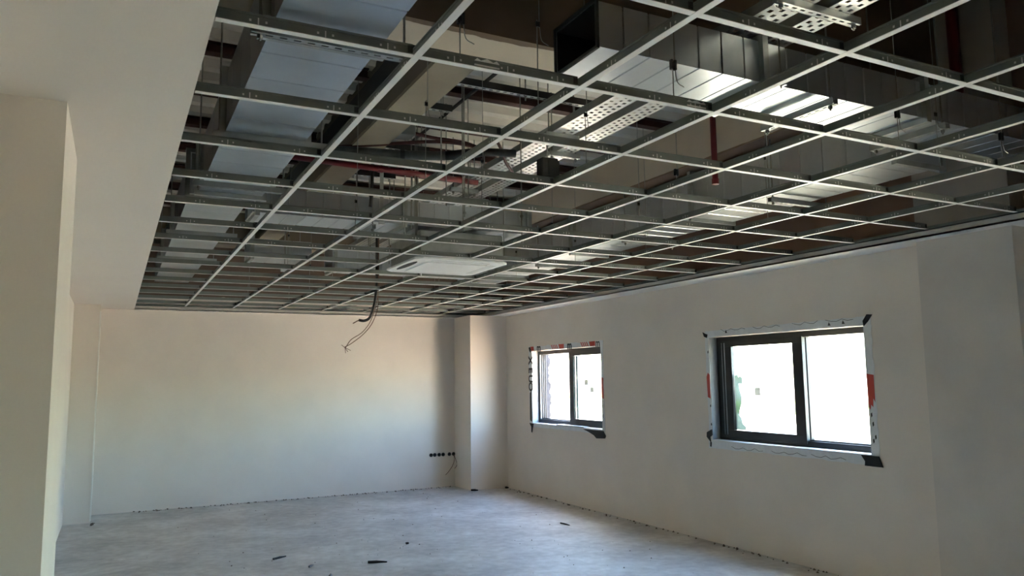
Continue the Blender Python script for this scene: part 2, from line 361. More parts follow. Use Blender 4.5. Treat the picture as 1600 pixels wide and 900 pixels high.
def text_mesh(parent, name, txt, y, z, size, m, rot=0.0, shear=0.0, bold=0.0):
    cu = bpy.data.curves.new(name, 'FONT'); cu.body = txt; cu.size = size; cu.extrude = 0.0006; cu.align_x = 'CENTER'; cu.align_y = 'CENTER'; cu.offset = bold; cu.shear = shear
    tmp = bpy.data.objects.new('tmp', cu); C.objects.link(tmp)
    bpy.context.view_layer.update()
    me = bpy.data.meshes.new_from_object(tmp.evaluated_get(bpy.context.evaluated_depsgraph_get()))
    bpy.data.objects.remove(tmp)
    # text faces -X (into the room): text x -> -Y, text y -> Z
    mt = Matrix(((0, 0, -1, 0), (-1, 0, 0, 0), (0, 1, 0, 0), (0, 0, 0, 1)))
    me.transform(Matrix.Translation((XR - 0.0048, y, z)) @ mt @ Matrix.Rotation(rot, 4, 'Z'))
    me.materials.clear(); me.materials.append(m)
    return link(name, me, parent)
XF0, XF1 = 5.365, 5.475       # outer frame depth range
def window(idx, y0, y1, label):
    wd = thing('window_%d' % idx, label, 'window', (0, 0, 0), kind='structure')
    ring4(XF0, XF1, y0, y1, WZ0 + 0.002, WZ1 - 0.002, 0.045, 0.05, 0.055, 0.05).build('frame', m_frame, wd, 0.002)
    MB().box(XF0 + 0.004, XF1 - 0.004, y1 - 0.0535, y1 - 0.05, WZ0 + 0.06, WZ1 - 0.055).build('jamb_reflection', m_framel, wd)  # pale strip paints the reflection between the track rails
    for k, xx in enumerate((XF0 + 0.026, XF0 + 0.056, XF0 + 0.084)):
        MB().box(xx, xx + 0.012, y1 - 0.072, y1 - 0.0537, WZ0 + 0.06, WZ1 - 0.055).build('track_rail', m_frame, wd)
        MB().box(xx, xx + 0.012, y0 + 0.045, y1 - 0.05, WZ0 + 0.057, WZ0 + 0.069).build('track_rail', m_frame, wd)
    return wd
# reveals' ragged outer edge, part of the wall
for (a, bb) in WIN[:2]:
    pts = [(XO - 0.06, WZ0)] + [(XO + 0.025 + random.uniform(-0.02, 0.03), WZ0 + (WZ1 - WZ0) * k / 26) for k in range(27)] + [(XO - 0.06, WZ1)]
    # polygon in x,z extruded along y
    MB().prism(pts, 1, bb - 0.030, bb - 0.001).build('rough_reveal', m_foam, wall_right)

# --- window 2 (near): left sash closed on the inner track, right light fixed
wa = window(2, *WIN[1], 'larger nearer sliding window with torn film on its left pane')
y0, y1 = WIN[1]
s1 = ring4(XF0 - 0.012, XF0 + 0.028, 4.865, y1 - 0.05, WZ0 + 0.03, WZ1 - 0.045, 0.115, 0.165, 0.075, 0.055).build('sash', m_frame, wa, 0.002)
MB().box(XF0 - 0.018, XF0 - 0.012, y1 - 0.13, y1 - 0.122, WZ0 + 0.06, WZ1 - 0.06).build('sash_bead', m_framel, s1)
MB().box(XF0 - 0.016, XF0 - 0.012, y1 - 0.09, y1 - 0.086, WZ0 + 0.06, WZ1 - 0.06).build('sash_bead', m_framel, s1)
MB().box(XF0 + 0.030, XF0 + 0.075, 4.965, 4.985, WZ0 + 0.105, WZ1 - 0.10).build('sash_bead', m_framel, s1)
MB().box(XF0 + 0.004, XF0 + 0.012, 4.98, y1 - 0.215, WZ0 + 0.105, WZ1 - 0.10).build('pane', m_glass, wa)
MB().box(XF0 + 0.060, XF0 + 0.068, y0 + 0.045, 4.90, WZ0 + 0.055, WZ1 - 0.05).build('pane', m_glass, wa)
MB().box(XF0 + 0.05, XF0 + 0.085, 4.87, 4.895, WZ0 + 0.056, WZ1 - 0.051).build('sash', m_frame, wa)
st = MB().box(XF0 - 0.0005, XF0 + 0.0035, 5.395, 5.465, 1.42, 1.495).build('sticker', m_label, wa)
MB().box(XF0 - 0.0005, XF0 + 0.0035, 5.42, 5.44, 1.497, 1.512).build('sticker_tab', m_label, st)
for (yy, zz) in ((5.50, 1.45), (5.36, 1.43), (5.18, 1.50)):
    MB().box(XF0, XF0 + 0.0035, yy - 0.006, yy + 0.006, zz - 0.006, zz + 0.006).build('paint_speck', m_label, wa)
tf = [(5.745, 1.09), (5.62, 1.09), (5.615, 1.12), (5.66, 1.15), (5.672, 1.20), (5.70, 1.23), (5.69, 1.28), (5.665, 1.34), (5.655, 1.40), (5.68, 1.47), (5.69, 1.53), (5.64, 1.53), (5.635, 1.585), (5.67, 1.605), (5.69, 1.59), (5.70, 1.62), (5.735, 1.61)]
MB().prism(tf, 0, XF0 + 0.014, XF0 + 0.020).build('torn_film', m_torn, wa)
# --- window 1 (far): left half slid open
wb = window(1, *WIN[0], 'smaller farther sliding window with its left half open')
y0, y1 = WIN[0]
s2 = ring4(XF0 - 0.005, XF0 + 0.028, y0 + 0.02, 8.80, WZ0 + 0.02, WZ1 - 0.02, 0.05, 0.11, 0.075, 0.075).build('sash', m_frame, wb, 0.002)
MB().box(XF0 + 0.032, XF0 + 0.07, 8.64, 8.69, WZ0 + 0.095, WZ1 - 0.095).build('sash_bead', m_framel, s2)
MB().box(XF0 + 0.004, XF0 + 0.012, y0 + 0.07, 8.69, WZ0 + 0.095, WZ1 - 0.095).build('pane', m_glass, wb)
MB().box(XF0 - 0.001, XF0 + 0.0035, 8.345, 8.43, 1.51, 1.58).build('sticker', m_label, wb)
MB().box(XF0 - 0.001, XF0 + 0.0035, 8.225, 8.30, 1.42, 1.49).build('sticker', m_label, wb)
for k in (2,):  # out-of-view window, added to bring daylight into the near part of the room
    ww = window(k + 1, *WIN[k], 'unseen sliding window added for daylight in the right wall %s the camera' % ('beside' if k == 2 else 'behind'))
    MB().box(XF0 + 0.02, XF0 + 0.06, sum(WIN[k]) / 2 - 0.05, sum(WIN[k]) / 2 + 0.05, WZ0 + 0.055, WZ1 - 0.05).build('mullion', m_frame, ww)
    MB().box(XF0 + 0.03, XF0 + 0.038, WIN[k][0] + 0.045, WIN[k][1] - 0.05, WZ0 + 0.055, WZ1 - 0.05).build('pane', m_glass, ww)

# flashing tape and its prints
def tape(parent, y0, y1, z0, z1, amp=0.006, t=0.004):
    return MB().prism(jag_quad(y0, y1, z0, z1, amp), 0, XR - t, XR - 0.0002).build('tape_strip', m_tape, parent)
def reveal_lining(parent, y0, y1):
    MB().box(XR, XF0, y1 - 0.004, y1 - 0.0005, WZ0 + 0.004, WZ1 - 0.004).build('tape_lining', m_lining, parent)
    MB().box(XR, XF0, y0 + 0.0005, y0 + 0.004, WZ0 + 0.004, WZ1 - 0.004).build('tape_lining', m_lining, parent)
    MB().box(XR - 0.02, XF0, y0, y1, WZ0 + 0.0005, WZ0 + 0.006).build('sill_board', m_tape, parent)
reveal_lining(wa, *WIN[1]); reveal_lining(wb, *WIN[0])
# near window tapes (far side = larger y = left in the picture)
y0, y1 = WIN[1]
tt = tape(wa, y0 - 0.07, y1 + 0.05, WZ1 + 0.002, WZ1 + 0.068)
tb = tape(wa, y0 - 0.07, y1 + 0.06, WZ0 - 0.075, WZ0 - 0.001)
tl = tape(wa, y1 + 0.001, y1 + 0.05, WZ0, WZ1)
tr = tape(wa, y0 - 0.072, y0 - 0.001, WZ0, WZ1)
def squiggle(par, ya, yb, z):
    k = int(abs(yb - ya) / 0.045); pts = []
    for i in range(k + 1):
        yy = ya + (yb - ya) * i / k; pts.append((XR - 0.005, yy, z + (0.012 if i % 3 == 0 else -0.004) + random.uniform(-0.004, 0.004)))
    MB().tube(pts, 0.0018, 4).build('black_scribble', m_tapeblack, par)
for (a, b2) in ((5.78, 5.45), (5.35, 5.02), (4.88, 4.60), (4.52, 4.25)): squiggle(tt, a, b2, WZ1 + 0.055)
for (a, b2) in ((5.70, 5.30), (5.20, 4.80), (4.75, 4.40)): squiggle(tb, a, b2, WZ0 - 0.055)
decal(tl, 'red_print', [(y1 + 0.004, 1.385), (y1 + 0.044, 1.40), (y1 + 0.049, 1.60), (y1 + 0.030, 1.64), (y1 + 0.004, 1.62)], m_tapered)
decal(tr, 'red_print', [(y0 - 0.006, 1.35), (y0 - 0.020, 1.33), (y0 - 0.028, 1.37), (y0 - 0.045, 1.35), (y0 - 0.05, 1.42), (y0 - 0.066, 1.39), (y0 - 0.066, 1.60), (y0 - 0.003, 1.61)], m_tapered)
for (yy, zz) in ((y0 - 0.02, 1.27), (y0 - 0.03, 1.20), (y0 - 0.045, 1.10), (y0 - 0.025, 1.07)):
    decal(tr, 'black_fleck', [(yy, zz), (yy - 0.012, zz + 0.012), (yy - 0.010, zz + 0.04), (yy + 0.002, zz + 0.03)], m_tapeblack)
for (yy, zz) in ((y1 + 0.02, 1.83), (y1 + 0.012, 1.30), (y1 + 0.012, 1.12)):
    decal(tl, 'black_fleck', [(yy, zz), (yy - 0.012, zz + 0.006), (yy - 0.010, zz + 0.03), (yy + 0.003, zz + 0.02)], m_tapeblack)
for (yy, zz) in ((4.50, WZ1 + 0.02), (4.36, WZ1 + 0.025), (5.72, WZ1 + 0.03)):
    decal(tt, 'black_fleck', [(yy, zz), (yy - 0.03, zz), (yy - 0.012, zz + 0.03)], m_tapeblack)
def membrane(par, poly):
    MB().prism(poly, 0, XR - 0.014, XR - 0.0045).build('membrane_flap', m_membrane, par)
membrane(wa, [(y0 - 0.01, WZ1 - 0.005), (y0 - 0.005, WZ1 + 0.035), (y0 - 0.045, WZ1 + 0.085), (y0 - 0.09, WZ1 + 0.08), (y0 - 0.05, WZ1 + 0.03)])
membrane(wa, [(y1 + 0.075, WZ1 + 0.055), (y1 + 0.055, WZ1 + 0.01), (y1 + 0.02, WZ1 - 0.002), (y1 + 0.01, WZ1 + 0.03), (y1 + 0.045, WZ1 + 0.04)])
membrane(wa, [(y1 + 0.02, WZ0 - 0.02), (y1 + 0.075, WZ0 + 0.03), (y1 + 0.07, WZ0 + 0.075), (y1 + 0.0, WZ0 + 0.105), (y1 - 0.005, WZ0 + 0.05), (y1 + 0.03, WZ0 + 0.03)])
membrane(wa, [(y1 + 0.03, WZ0 - 0.06), (y1 + 0.02, WZ0 - 0.065), (y1 + 0.012, WZ0 - 0.02), (y1 + 0.028, WZ0 - 0.02)])
membrane(wa, [(y0 + 0.09, WZ0 - 0.004), (y0 - 0.07, WZ0 - 0.005), (y0 - 0.10, WZ0 - 0.085), (y0 + 0.06, WZ0 - 0.085), (y0 + 0.055, WZ0 - 0.05)])
# far window tapes
y0, y1 = WIN[0]
tt = tape(wb, y0 - 0.06, y1 + 0.09, WZ1 + 0.002, WZ1 + 0.065)
tl = tape(wb, y1 + 0.001, y1 + 0.085, WZ0 - 0.01, WZ1, 0.004)
tr = tape(wb, y0 - 0.055, y0 - 0.001, WZ0 - 0.05, WZ1, 0.004)
tb = tape(wb, y0 - 0.03, y1 + 0.06, WZ0 - 0.05, WZ0 - 0.001, 0.004)
def emblem(par, yc, z0, z1):
    """slanted red hatch bars beside a solid red block; image left = larger y"""
    for k in range(4):
        q = yc + 0.17 - 0.043 * k
        decal(par, 'red_print', [(q, z1), (q - 0.022, z1), (q - 0.060, z0), (q - 0.082 + 0.044, z0)], m_tapered)
    decal(par, 'red_print', [(yc - 0.03, z1), (yc - 0.17, z1), (yc - 0.17, z0), (yc - 0.055, z0)], m_tapered)
zt0, zt1 = WZ1 + 0.006, WZ1 + 0.064
emblem(tt, 8.93, zt0, zt1); emblem(tt, 8.18, zt0, zt1)
decal(tt, 'red_print', [(9.66, zt0), (9.58, zt0), (9.59, zt1), (9.68, zt1)], m_tapered)
for yy in (9.44, 8.62): text_mesh(tt, 'lettering', 'm', yy, WZ1 + 0.036, 0.15, m_tapeblack, bold=0.004)
text_mesh(tt, 'lettering', 'm', 7.955, WZ1 + 0.036, 0.13, m_tapeblack, bold=0.004)
decal(tt, 'black_print', [(9.74, zt1 - 0.01), (9.69, zt1), (9.665, zt0 + 0.01), (9.68, zt0 - 0.03), (9.72, zt0)], m_tapeblack)
for (ch, zz) in (('X', 1.86), ('E', 1.72), ('U', 1.60), ('O', 1.49)):
    text_mesh(tl, 'lettering', ch, y1 + 0.045, zz, 0.16, m_tapeblack, rot=-math.pi / 2, bold=0.005)
decal(tl, 'black_print', [(y1 + 0.03, 1.43), (y1 + 0.07, 1.40), (y1 + 0.075, 1.02), (y1 + 0.02, 1.0)], m_tapeblack)
decal(tr, 'red_print', [(y0 - 0.006, 1.36), (y0 - 0.05, 1.35), (y0 - 0.05, 1.60), (y0 - 0.006, 1.61)], m_tapered)
for (yy, zz) in ((y0 - 0.012, 1.24), (y0 - 0.02, 1.12)):
    decal(tr, 'black_fleck', [(yy, zz), (yy - 0.010, zz + 0.005), (yy - 0.014, zz + 0.05), (yy - 0.003, zz + 0.04)], m_tapeblack)
membrane(wb, [(y1 + 0.08, WZ0 + 0.0), (y1 - 0.03, WZ0 - 0.005), (y1 - 0.01, WZ0 - 0.06), (y1 + 0.015, WZ0 - 0.13), (y1 + 0.03, WZ0 - 0.12), (y1 + 0.03, WZ0 - 0.05)])
membrane(wb, [(8.32, WZ0 - 0.012), (y0 - 0.03, WZ0 - 0.015), (y0 - 0.08, WZ0 - 0.07), (y0 - 0.06, WZ0 - 0.10), (8.02, WZ0 - 0.11), (8.08, WZ0 - 0.075), (8.18, WZ0 - 0.045)])
MB().box(XR - 0.03, XR + 0.05, 8.28, 8.95, WZ0 + 0.0062, WZ0 + 0.018).build('loose_bead', m_framel, wb)

# ------------------------------------------------------------------ suspended grid
BX = [GX0 + 0.6 * i for i in range(9)]
RY = [1.57 + 0.6 * j for j in range(16)]           # rows of cross tees
TH = 0.038
def tee_meshes(L, along):
    """flange, web and bulb of a tee of length L centred on the origin, running along x or y"""
    def bx(a, bb, w0, w1, z0, z1):
        return MB().box(a, bb, w0, w1, z0, z1) if along == 'x' else MB().box(w0, w1, a, bb, z0, z1)
    fl = bx(-L / 2, L / 2, -0.012, 0.012, 0, 0.002).mesh('flange', m_tee)
    wm = bx(-L / 2, L / 2, -0.0012, 0.0012, 0.002, TH)
    k = bx(-L / 2, L / 2, -0.0035, 0.0035, TH - 0.007, TH); wm.add(k.v, k.f)
    return fl, wm.mesh('web', m_web)
def punch(L, along, step):
    m = MB(); a = -L / 2 + step * 0.6
    while a < L / 2 - 0.04:
        for (d, hh, wv) in ((-0.022, 0.0035, 0.003), (0.0, 0.010, 0.0018), (0.022, 0.0035, 0.003)):
            q = (a + d - wv, a + d + wv, -0.0019, 0.0019, 0.017 - hh, 0.017 + hh)
            if along == 'x': m.box(q[0], q[1], q[2], q[3], q[4], q[5])
            else: m.box(q[2], q[3], q[0], q[1], q[4], q[5])
        a += step
    me = m.mesh('punch_marks', m_punch); return me
runner_words = ['', 'leftmost', 'second', 'third', 'fourth', 'fifth', 'sixth', 'rightmost']
for i in range(1, 8):
    spans = [(GY0, GY1)] if i != 4 else [(GY0, 5.77), (6.97, GY1)]
    for q, (a, bb) in enumerate(spans):
        lab = '%s long white main runner of the ceiling grid, counted from the left' % runner_words[i].capitalize()
        if i == 4: lab = 'fourth long white main runner from the left, piece %s the ceiling unit' % ('in front of' if q == 0 else 'behind')
        o = thing('main_runner', lab, 'ceiling runner', (BX[i], (a + bb) / 2, ZG), 'main runners of the ceiling grid')
        fl, wb_ = tee_meshes(bb - a, 'y')
        link('flange', fl, o); link('web', wb_, o)
        pm = link('punch_marks', punch(bb - a, 'y', 0.3), o); pm['kind'] = 'stuff'
flm, wbm = tee_meshes(0.574, 'x'); pmx = punch(0.574, 'x', 0.19); pmx2 = punch(0.574, 'x', 0.3)
clip_me = MB().box(0.270, 0.2865, -0.0035, 0.0035, 0.010, 0.033).mesh('end_clip', m_clip)
def zigzag(parent, x):
    top = [(x - 0.045, 0.024), (x - 0.035, 0.033), (x - 0.022, 0.027), (x, 0.036), (x + 0.022, 0.027), (x + 0.035, 0.034), (x + 0.045, 0.024)]
    m = MB().prism(top, 1, -0.006, -0.004); m.box(x - 0.045, x + 0.045, -0.006, -0.004, 0.008, 0.013)
    m.build('splice_clip', m_tee, parent)
col_words = ['first', 'second', 'third', 'fourth', 'fifth', 'sixth', 'seventh', 'last']
for j, yy in enumerate(RY):
    for i in range(8):
        if abs(yy - 6.37) < 0.01 and i in (3, 4): continue
        o = thing('cross_tee', 'short white cross tee, %s row from the near end, %s bay from the left' % (ORD[j + 1], col_words[i]),
                  'cross tee', ((BX[i] + BX[i + 1]) / 2, yy, ZG + 0.0003), 'cross tees of the ceiling grid')
        link('flange', flm, o); link('web', wbm, o); link('end_clip', clip_me, o)
        if j < 8:
            pm = link('punch_marks', pmx if j == 1 else pmx2, o); pm['kind'] = 'stuff'
        if j == 1 and i == 1: zigzag(o, -0.06)
        if j == 1 and i == 2: zigzag(o, 0.21)

# ------------------------------------------------------------------ ducts
def duct_panel_mesh(L, wd, h, axis):
    """one sheet of duct: a sleeve with folded-in ends, running along axis from 0 to L; cross section wd x h with its corner at 0,0"""
    m = MB(); e = 0.004; loops = []
    for (u, d) in ((0, e), (0.005, 0), (L - 0.005, 0), (L, e)):
        loops.append([(u, d, d), (u, wd - d, d), (u, wd - d, h - d), (u, d, h - d)])
    vs = [p for l in loops for p in l]
    if axis == 'y': vs = [(p[1], p[0], p[2]) for p in vs]
    m.add(vs, [(4 * i + k, 4 * i + (k + 1) % 4, 4 * i + 4 + (k + 1) % 4, 4 * i + 4 + k) for i in range(3) for k in range(4)])
    return m.mesh('duct_panel', m_galv)
def flange_mesh(wd, h, axis, t=0.035, p=0.03, m_=None):
    m = MB()
    for (a, bb, c, d) in ((-p, wd + p, -p, 0.002), (-p, wd + p, h - 0.002, h + p), (-p, 0.002, 0, h), (wd - 0.002, wd + p, 0, h)):
        if axis == 'y': m.box(a, bb, -t / 2, t / 2, c, d)
        else: m.box(-t / 2, t / 2, a, bb, c, d)
    return m.mesh('duct_flange', m_ or m_galvdull)
def duct(label, axis, x, y, z, L, wd, h, n, flanges, close=True):
    o = thing('air_duct', label, 'air duct', (x, y, z))
    pl = L / n; me = duct_panel_mesh(pl - 0.001, wd, h, axis)
    for k in range(n):
        link('duct_panel', me, o, (0, k * pl, 0) if axis == 'y' else (k * pl, 0, 0))
    fm = flange_mesh(wd, h, axis)
    for u in flanges:
        link('duct_flange', fm, o, (0, u, 0) if axis == 'y' else (u, 0, 0))
    if close:
        for u in (0.02, L - 0.02):
            mm = MB()
            if axis == 'y': mm.box(0.006, wd - 0.006, u - 0.004, u + 0.004, 0.006, h - 0.006)
            else: mm.box(u - 0.004, u + 0.004, 0.006, wd - 0.006, 0.006, h - 0.006)
            mm.build('end_cap', m_galv, o)
    return o
ZL = 1.30 + CAM_Z
d1 = duct('long galvanised duct on the left, running from the near edge to a flange', 'y', 0.462, 1.35, ZL, 4.25, 0.412, 0.32, 15, [1.50, 2.80, 4.20])
duct('narrower galvanised duct continuing the left duct to the far wall', 'y', 0.41, 5.66, ZL, 5.2, 0.40, 0.30, 18, [0.03, 1.6, 3.2])
dc = duct('galvanised duct crossing from the left duct toward the ceiling unit', 'x', 0.88, 5.98, 1.28 + CAM_Z, 2.4, 0.40, 0.20, 18, [0.03, 1.20, 2.37])
ZR = 1.40 + CAM_Z
dr = duct('upper right galvanised duct with a black open end', 'x', 1.765, 2.615, ZR, 3.49, 0.335, 0.205, 25, [0.95, 2.15], close=False)
fr = link('end_flange', flange_mesh(0.335, 0.205, 'x', 0.012, 0.012, m_dark), dr, (0, 0, 0))
lin = MB(); lin.box(0.002, 1.1, 0.006, 0.329, 0.006, 0.010); lin.box(0.002, 1.1, 0.006, 0.329, 0.195, 0.199)
lin.box(0.002, 1.1, 0.006, 0.010, 0.010, 0.195); lin.box(0.002, 1.1, 0.325, 0.329, 0.010, 0.195); lin.box(1.1, 1.11, 0.006, 0.329, 0.006, 0.199)
lin.build('duct_lining', m_black, dr)
duct('galvanised duct branching left from the window wall duct far back', 'x', 2.15, 8.62, 1.27 + CAM_Z, 2.02, 0.40, 0.28, 14, [0.03, 1.0, 1.95])
d2 = duct('galvanised duct running along the window wall under the long beam', 'y', 4.20, 2.98, 1.30 + CAM_Z, 6.85, 0.42, 0.36, 36, [0.02, 1.9, 3.8, 5.6])
db = duct('small bluish duct box hung far back near the tan beam', 'x', 1.25, 8.6, 2.95, 0.66, 0.42, 0.20, 3, [0.02])
for xx in (0.08, 0.58): MB().tube([(xx, 0.26, 0.19), (xx, 0.26, ZS - 2.95)], 0.005, 6).build('rod', m_rod, db)

# strut or trapeze supports: strut, two rods with nuts
def perf_strip(x0, x1, y0, y1, z, axis, rows, pitch_, hole):
    """flat plate with real slots, running along axis"""
    m = MB()
    def q(a0, a1, b0, b1):
        if axis == 'y': m.add([(b0, a0, z), (b1, a0, z), (b1, a1, z), (b0, a1, z)], [(0, 1, 2, 3)])
        else: m.add([(a0, b0, z), (a1, b0, z), (a1, b1, z), (a0, b1, z)], [(0, 1, 2, 3)])
    A0, A1, B0, B1 = (y0, y1, x0, x1) if axis == 'y' else (x0, x1, y0, y1)
    nb = rows * 2 + 1; wb2 = (B1 - B0) / nb
    for k in range(nb):
        b0, b1 = B0 + k * wb2, B0 + (k + 1) * wb2
        if k % 2 == 0: q(A0, A1, b0, b1)
        else:
            a = A0 + (pitch_ * 0.5 if (k // 2) % 2 else 0.0)
            q(A0, min(a, A1), b0, b1) if a > A0 else None
            while a < A1:
                q(min(a + hole, A1), min(a + pitch_, A1), b0, b1); a += pitch_
    return m
def support(label, xc, yc, zt, half, axis, ztop=ZS, group=None, cat='duct support', slotted=True):
    """strut whose top is at zt, length 2*half along axis, rods at its ends up to ztop"""
    o = thing('trapeze_support', label, cat, (xc, yc, zt), group)
    s = MB()
    if axis == 'x':
        s.box(-half, half, -0.02, -0.017, -0.035, 0); s.box(-half, half, 0.017, 0.02, -0.035, 0); s.box(-half, half, -0.017, 0.017, -0.003, 0)
        p = perf_strip(-half, half, -0.017, 0.017, -0.0335, 'x', 1, 0.05, 0.026)
    else:
        s.box(-0.02, -0.017, -half, half, -0.035, 0); s.box(0.017, 0.02, -half, half, -0.035, 0); s.box(-0.017, 0.017, -half, half, -0.003, 0)
        p = perf_strip(-0.017, 0.017, -half, half, -0.0335, 'y', 1, 0.05, 0.026)
    s.add(p.v, p.f); s.build('strut', m_galvdull, o)
    for sgn in (-1, 1):
        e = sgn * (half - 0.03); px, py = (e, 0) if axis == 'x' else (0, e)
        rd = MB().tube([(px, py, -0.06), (px, py, ztop - zt)], 0.005, 6).build('rod', m_rod, o)
        MB().tube([(px, py, -0.052), (px, py, -0.036)], 0.011, 6).build('nut', m_rod, rd)
    return o
G = 'trapeze supports under the ducts'
support('slotted strut hung under the left duct behind the first wide tee row', 0.68, 2.74, ZL - 0.034, 0.30, 'x', ZSN, G)
for k, yy in enumerate((4.05, 5.12)):
    support('strut hung under the left duct, %s behind the front beam' % ('nearest' if k == 0 else 'farthest'), 0.68, yy, ZL - 0.034, 0.29, 'x', ZS, G)
for k, yy in enumerate((6.9, 8.4)):
    support('strut hung under the narrower left duct, %s one' % ('nearer' if k == 0 else 'farther'), 0.61, yy, ZL - 0.034, 0.28, 'x', ZS, G)
support('thick strut across the brightest part of the upper right duct', 3.12, 2.78, ZR - 0.034, 0.24, 'y', ZSN, G)
o = thing('perforated_strap', 'strap with a row of round holes under the upper right duct', 'metal strap', (0, 0, 0))
perf_strip(2.735, 2.775, 2.52, 3.02, ZR - 0.036, 'y', 1, 0.055, 0.03).build('strap', m_trayz, o)
MB().tube([(2.755, 2.54, ZR - 0.05), (2.755, 2.54, ZSN)], 0.004, 6).build('rod', m_rod, o)
support('strut under the upper right duct close to the window wall', 4.00, 2.78, ZR - 0.034, 0.24, 'y', ZSN, G)
for k, yy in enumerate((3.95, 5.75, 7.4, 9.25)):
    support('bright strut under the window wall duct, %s from the camera' % ORD[k + 1], 4.41, yy, 1.30 + CAM_Z - 0.034, 0.30, 'x', 3.30, G)
for k, xx in enumerate((1.80, 3.16)):
    support('strut under the crossing duct at its %s end' % ('left' if k == 0 else 'right'), xx, 6.18, 1.28 + CAM_Z - 0.034, 0.27, 'y', ZS, G)

# ------------------------------------------------------------------ cable trays
def tray(label, x0, x1, y0, y1, z):
    o = thing('cable_tray', label, 'cable tray', (0, 0, 0), 'perforated cable trays')
    perf_strip(x0, x1, y0, y1, z, 'y', 3, 0.055, 0.024).build('tray_bottom', m_trayz, o)
    for xx in (x0, x1):
        MB().box(xx - 0.0015, xx + 0.0015, y0, y1, z, z + 0.05).build('tray_side', m_galvdull, o)
    return o
ZT = 1.645 + CAM_Z
tray('left perforated zinc cable tray of the parallel pair', 2.55, 2.71, 1.2, 9.85, ZT)
tray('right perforated zinc cable tray of the parallel pair', 2.80, 2.94, 1.2, 9.85, ZT)
for k, (xc, yy) in enumerate(((2.63, 4.35), (2.87, 4.72), (2.63, 6.0), (2.87, 6.3), (2.63, 7.6), (2.87, 7.9), (2.75, 2.3))):
    near = ['nearest behind the front beam', 'second behind the front beam', 'in the middle', 'past the middle', 'far back', 'farthest back', 'over the upper right duct'][k]
    support('short slotted bracket under a cable tray, %s' % near, xc, yy, ZT - 0.002, 0.13 if k < 6 else 0.26, 'x', ZS if k < 6 else ZSN, 'brackets under the cable trays', 'tray bracket')
# odd leftover pieces in the near tray
o = thing('cable_bundle', 'untidy dark cables lying in the near trays at the top edge', 'cables')
for k in range(4):
    pts = [(2.58 + 0.09 * k + random.uniform(-.03, .03), 1.3 + 0.35 * q, ZT + 0.02 + random.uniform(0, 0.03)) for q in range(4)]
    MB().tube(smoothpath(pts), 0.009, 6).build('cable', m_blackcable, o)

# slotted channels across the bay and on the narrow beam
def channel(label, x0, x1, y, z):
    o = thing('slotted_channel', label, 'metal channel', (0, 0, 0), 'slotted channels')
    MB().box(x0, x1, y - 0.021, y - 0.018, z, z + 0.045).build('channel_side', m_dark, o)
    MB().box(x0, x1, y + 0.018, y + 0.021, z, z + 0.045).build('channel_side', m_dark, o)
    perf_strip(x0, x1, y - 0.018, y + 0.018, z, 'x', 1, 0.05, 0.026).build('channel_base', m_galvdull, o)
    for q in range(1, max(2, int((x1 - x0) / 0.55)) + 1):
        xx = x0 + 0.06 + (x1 - x0 - 0.12) * (q - 1) / max(1, int((x1 - x0) / 0.55))
        MB().tube([(xx, y, z - 0.03), (xx, y, ZS)], 0.005, 6).build('rod', m_rod, o)
channel('long dark slotted channel across the middle bay behind the front beam', 1.72, 2.95, 4.31, 3.455)
channel('short slotted channel stub beside the narrow beam, nearer one', 1.72, 1.96, 4.68, 3.405)
channel('short slotted channel stub beside the narrow beam, middle one', 1.72, 2.15, 5.60, 3.39)
channel('short slotted channel stub beside the narrow beam, farther one', 1.72, 2.16, 6.46, 3.39)

# threaded rods hanging loose in the middle bay
for k in range(16):
    xx = 1.85 + 0.55 * random.random(); yy = 4.45 + 2.2 * k / 16 + random.uniform(-0.05, 0.05)
    if any(abs(yy - q) < 0.07 for q in JY): yy += 0.14
    zl = random.choice((2.66, 2.75, 2.9, 3.0))
    if 5.9 < yy < 6.45: zl = 3.12
    o = thing('threaded_rod', 'thin bare threaded rod left of the cable trays, %s from the front beam' % ORD[k + 1], 'threaded rod', (xx, yy, ZS), 'loose threaded rods in the middle bay')
    MB().tube([(0, 0, 0), (0, 0, zl - ZS)], 0.0045, 6).build('rod', m_rod, o)
    MB().tube([(0, 0, zl - ZS + 0.02), (0, 0, zl - ZS + 0.035)], 0.010, 6).build('nut', m_rod, o)

